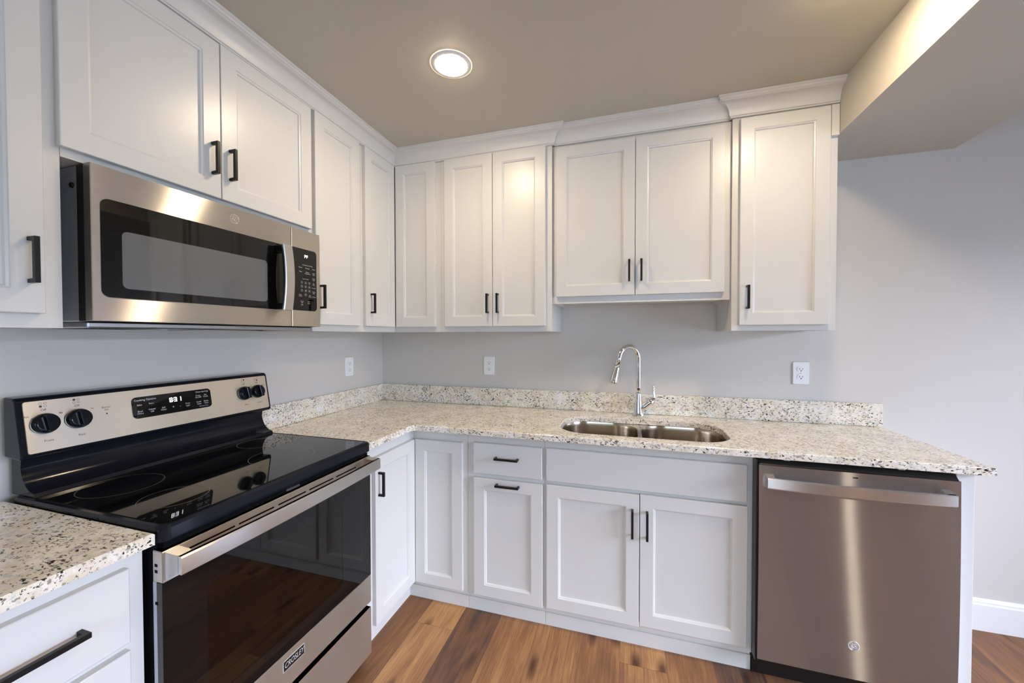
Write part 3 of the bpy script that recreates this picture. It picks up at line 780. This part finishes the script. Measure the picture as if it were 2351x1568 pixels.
# ------------------------------------------------------------------ over-the-range microwave
MY0, MY1 = -1.678, -.924; MZ0, MZ1 = 1.398, 1.8022; MX = .342
r = thing('microwave', 'stainless over-the-range microwave hung above the range', 'microwave', (.17, (MY0 + MY1) / 2, MZ0))
MB().box((.002, MY0 + .004, MZ0), (.280, MY1 - .004, MZ1), .003).build('body', GREYM, r)
mb = MB().box((.010, MY0 + .010, MZ0 - .016), (.300, MY1 - .010, MZ0 - .0005), .003)
base = mb.build('base_pan', GALV, r)
mb = MB()
for k in range(12): mb.box((.05, MY0 + .05 + k * .014, MZ0 - .0166), (.24, MY0 + .056 + k * .014, MZ0 - .0159))
mb.build('grease_filter', DARK, base)
MB().box((.09, -1.36, MZ0 - .0175), (.29, -1.16, MZ0 - .0159)).build('lamp_cover', GLASSB, base)
MB().box((.05, -1.07, MZ0 - .0166), (.2, -.97, MZ0 - .0159)).build('grease_filter', DARK, base)
MB().box((.2805, MY0 + .002, MZ0), (.312, MY1 - .002, MZ1 - .001), .002).build('front_frame', PLASTB, r)
MB().lathe([(.008, 0), (.008, .004), (.003, .005)], (.262, MY0 + .004, 1.752), (0, -1, 0), 6).build('side_screw', PLASTB, r)
# door with window
md = MB(); dy1 = -1.0745
def mrect(y0, y1, z0, z1, x): return [(x, y0, z0), (x, y1, z0), (x, y1, z1), (x, y0, z1)]
md.box((.3125, MY0, MZ0 + .001), (MX, dy1, MZ1 - .001), .0018, 2)
md = md.build('door', STEEL_Y, r)
# glass runs to the door's free edge
gy0, gy1, gz0, gz1 = -1.660, dy1 - .0005, 1.462, 1.718
gp = [(y, z) for y, z in rr(gy0, gy1 + .03, gz0, gz1, .018, 6) if y < gy1] 
left = [p for p in gp]
gp = [(gy1, gz1)] + [p for p in rr(gy0, gy1 + .05, gz0, gz1, .018, 6)[7:21]] + [(gy1, gz0)]
wg = MB().loft([[(x, y, z) for y, z in gp] for x in (MX - .0005, MX + .0012)]).build('window', GLASSB, md)
sp = rr(-1.617, -1.183, 1.488, 1.642, .014, 5)
MB().loft([[(x, y, z) for y, z in sp] for x in (MX + .0012, MX + .0015)]).build('screen', SCREEN, md, label='grey perforated screen in the window')
emblem(md, (MX, -1.306, 1.763), (0, 1, 0), (0, 0, 1), .0165, STEEL_Y)
# bowed handle
def hx(z):
    t = (z - 1.585) / .125; return .387 + .012 * (1 - t * t)
zs = [1.460 + .250 * k / 20 for k in range(21)]
loops = []
for z in zs:
    x = hx(z); loops.append([(x - .010, -1.150, z), (x - .002, -1.152, z), (x, -1.148, z), (x, -1.112, z), (x - .003, -1.109, z), (x - .010, -1.110, z)])
hb = MB().loft(loops).build('handle', STEEL_H, md, smooth=25)
mb = MB()
loops = [[(hx(z) - .017, -1.148, z), (hx(z) - .0105, -1.150, z), (hx(z) - .0105, -1.111, z), (hx(z) - .017, -1.112, z)] for z in zs]
mb.loft(loops)
for z0, z1 in ((1.462, 1.486), (1.684, 1.708)): mb.box((MX + .0015, -1.147, z0), (.3745, -1.113, z1), .001)
mb.build('handle_grip', PLASTB, md, label='black inner side and posts of the handle')
# control column
cc = MB().box((.3125, dy1 + .0025, MZ0 + .001), (MX, MY1, MZ1 - .001), .0018, 2).build('control_column', STEEL_Y, r)
kp_ = [(-.9445 - .014 + .014 * math.cos(math.radians(a)), 1.465 + .014 + .014 * math.sin(math.radians(a))) for a in (-90, -60, -30, 0)]
kq_ = [(-.9445 - .014 + .014 * math.cos(math.radians(a)), 1.722 - .014 + .014 * math.sin(math.radians(a))) for a in (0, 30, 60, 90)]
kp = [(dy1 + .0032, 1.465)] + kp_ + kq_ + [(dy1 + .0032, 1.722)]
kpad = MB().loft([[(x, y, z) for y, z in kp] for x in (MX - .0005, MX + .0010)]).build('keypad', GLASSB, r)
mb = MB()
def mtxt(s, y, z, size): mb.addmesh(text_mesh(s, size), frame((MX + .0013, y, z), (0, 1, 0), (0, 0, 1)))
mtxt('Convenience Cooking', -.994, 1.6560, .0058)
for s, y, z in (('Popcorn', -1.030, 1.644), ('Beverage', -.994, 1.644), ('Reheat', -.961, 1.644), ('Potato', -1.030, 1.627), ('Defrost', -.994, 1.627), ('Weight/Time', -.994, 1.621), ('Cook', -.961, 1.627), ('Time', -.961, 1.621),
                ('Express Cook', -1.004, 1.598), ('Power', -.961, 1.604), ('Level', -.961, 1.598), ('Set', -.961, 1.584), ('Clock', -.961, 1.578), ('Turntable', -.961, 1.564), ('Surface', -.961, 1.548), ('Light', -.961, 1.542),
                ('Vent Fan', -.961, 1.526), ('Timer', -1.032, 1.531), ('On/Off', -1.032, 1.525), ('Add', -.982, 1.531), ('30 Sec', -.982, 1.525), ('Cancel', -1.024, 1.504), ('Off', -1.024, 1.497), ('Lock', -1.024, 1.489), ('Start', -.988, 1.504), ('Pause', -.988, 1.497)):
    mtxt(s, y, z, .0055)
mb.build('lettering', INKW, kpad)
mb = MB()
n = 1
for rr_ in range(4):
    for c in range(3):
        if rr_ == 3 and c != 1: continue
        y, z = -1.024 + c * .0195, 1.582 - rr_ * .0165
        q = rr(y - .0072, y + .0072, z - .0062, z + .0062, .002, 2)
        mb.loft([[(x, a, b) for a, b in q] for x in (MX + .0010, MX + .0016)])
keys = mb.build('number_keys', KEYS, kpad)
mb = MB(); n = 1
for rr_ in range(4):
    for c in range(3):
        if rr_ == 3 and c != 1: continue
        y, z = -1.024 + c * .0195, 1.582 - rr_ * .0165
        mb.addmesh(text_mesh(str(n % 10) if rr_ < 3 else '0', .0085), frame((MX + .0019, y, z), (0, 1, 0), (0, 0, 1))); n += 1
mb.build('numerals', INKW, kpad)
mb = MB(); put = lambda y, z: (MX + .0014, y, z)
seg7(mb, 'P', -1.009, 1.686, .0125, .0075, .0020, put); seg7(mb, 'F', -.9985, 1.686, .0125, .0075, .0020, put)
mb.build('digits', LED, kpad, recalc=False)

# ------------------------------------------------------------------ dishwasher
r = thing('dishwasher', 'stainless front dishwasher with bar handle under the right end of the worktop', 'dishwasher', (2.43, -.3, 0))
QX0, QX1 = 2.1285, 2.7295; QY = -.622
MB().box((QX0 - .002, -.570, .090), (QX1 + .004, -.03, .872)).build('tub', PLASTB, r)
MB().box((QX0 - .002, -.560, .002), (QX1 + .004, -.52, .089)).build('kick_plate', PLASTB, r)
# gently bulged steel skin
nu, nv = 24, 30
z0, z1 = .104, .861
def dwy(u, v): return QY - .004 * (1 - (2 * u - 1) ** 2) * .6 - .005 * math.sin(math.pi * min(1, v * 1.0)) * .8
grid = [[(QX0 + (QX1 - QX0) * i / nu, dwy(i / nu, j / nv), z0 + (z1 - z0) * j / nv) for i in range(nu + 1)] for j in range(nv + 1)]
mb = MB(); mb.loft(grid, False, False, True, ring=False)
rim = [grid[0][i] for i in range(nu + 1)] + [grid[j][nu] for j in range(1, nv + 1)] + [grid[nv][i] for i in range(nu - 1, -1, -1)] + [grid[j][0] for j in range(nv - 1, 0, -1)]
mb.loft([rim, [(x, -.585, z) for x, y, z in rim]], False, True)
dd = mb.build('door', STEEL_X, r, weld=True, smooth=30)
MB().prism([(-.600, .8615), (-.620, .8618), (-.602, .8790), (-.575, .8800), (-.575, .8615)], lambda p, q, a: (a, p, q), QX0 + .002, QX1 - .004).build('top_trim', PLASTB, dd)
MB().box((QX0 - .006, -.612, .090), (QX0 - .0005, -.570, .878)).build('side_seal', PLASTB, r)
loops = []
for k in range(25):
    t = k / 24; x = 2.149 + (2.702 - 2.149) * t; y = -.655 - .016 * (1 - (2 * t - 1) ** 2)
    loops.append([(x, y + .012, .785), (x, y + .002, .783), (x, y, .787), (x, y, .818), (x, y + .003, .822), (x, y + .012, .822)])
hd = MB().loft(loops)
for xa, xb_ in ((2.149, 2.176), (2.675, 2.702)): hd.prism([(QY - .0005, .780), (-.6435, .785), (-.6435, .822), (QY - .0005, .830)], lambda p, q, a: (a, p, q), xa, xb_)
hd.build('handle', STEEL_H, dd, smooth=25, label='bowed brushed steel bar handle')
emblem(dd, (2.433, dwy(.5, .165) - .0002, .229), (1, 0, 0), (0, 0, 1), .0175, STEEL_H)
MB().box((2.425, dwy(.5, .97) - .0009, .8415), (2.440, dwy(.5, .97) + .002, .8450)).build('indicator', DARK, dd)
mb = MB()
for xc in (2.225, 2.575): mb.box((xc - .010, -.6085, .8805), (xc + .010, -.5885, .8830)); mb.box((xc - .010, -.6085, .883), (xc - .006, -.5885, .8865)); mb.box((xc + .006, -.6085, .883), (xc + .010, -.5885, .8865))
mb.build('mounting_bracket', GALV, r)
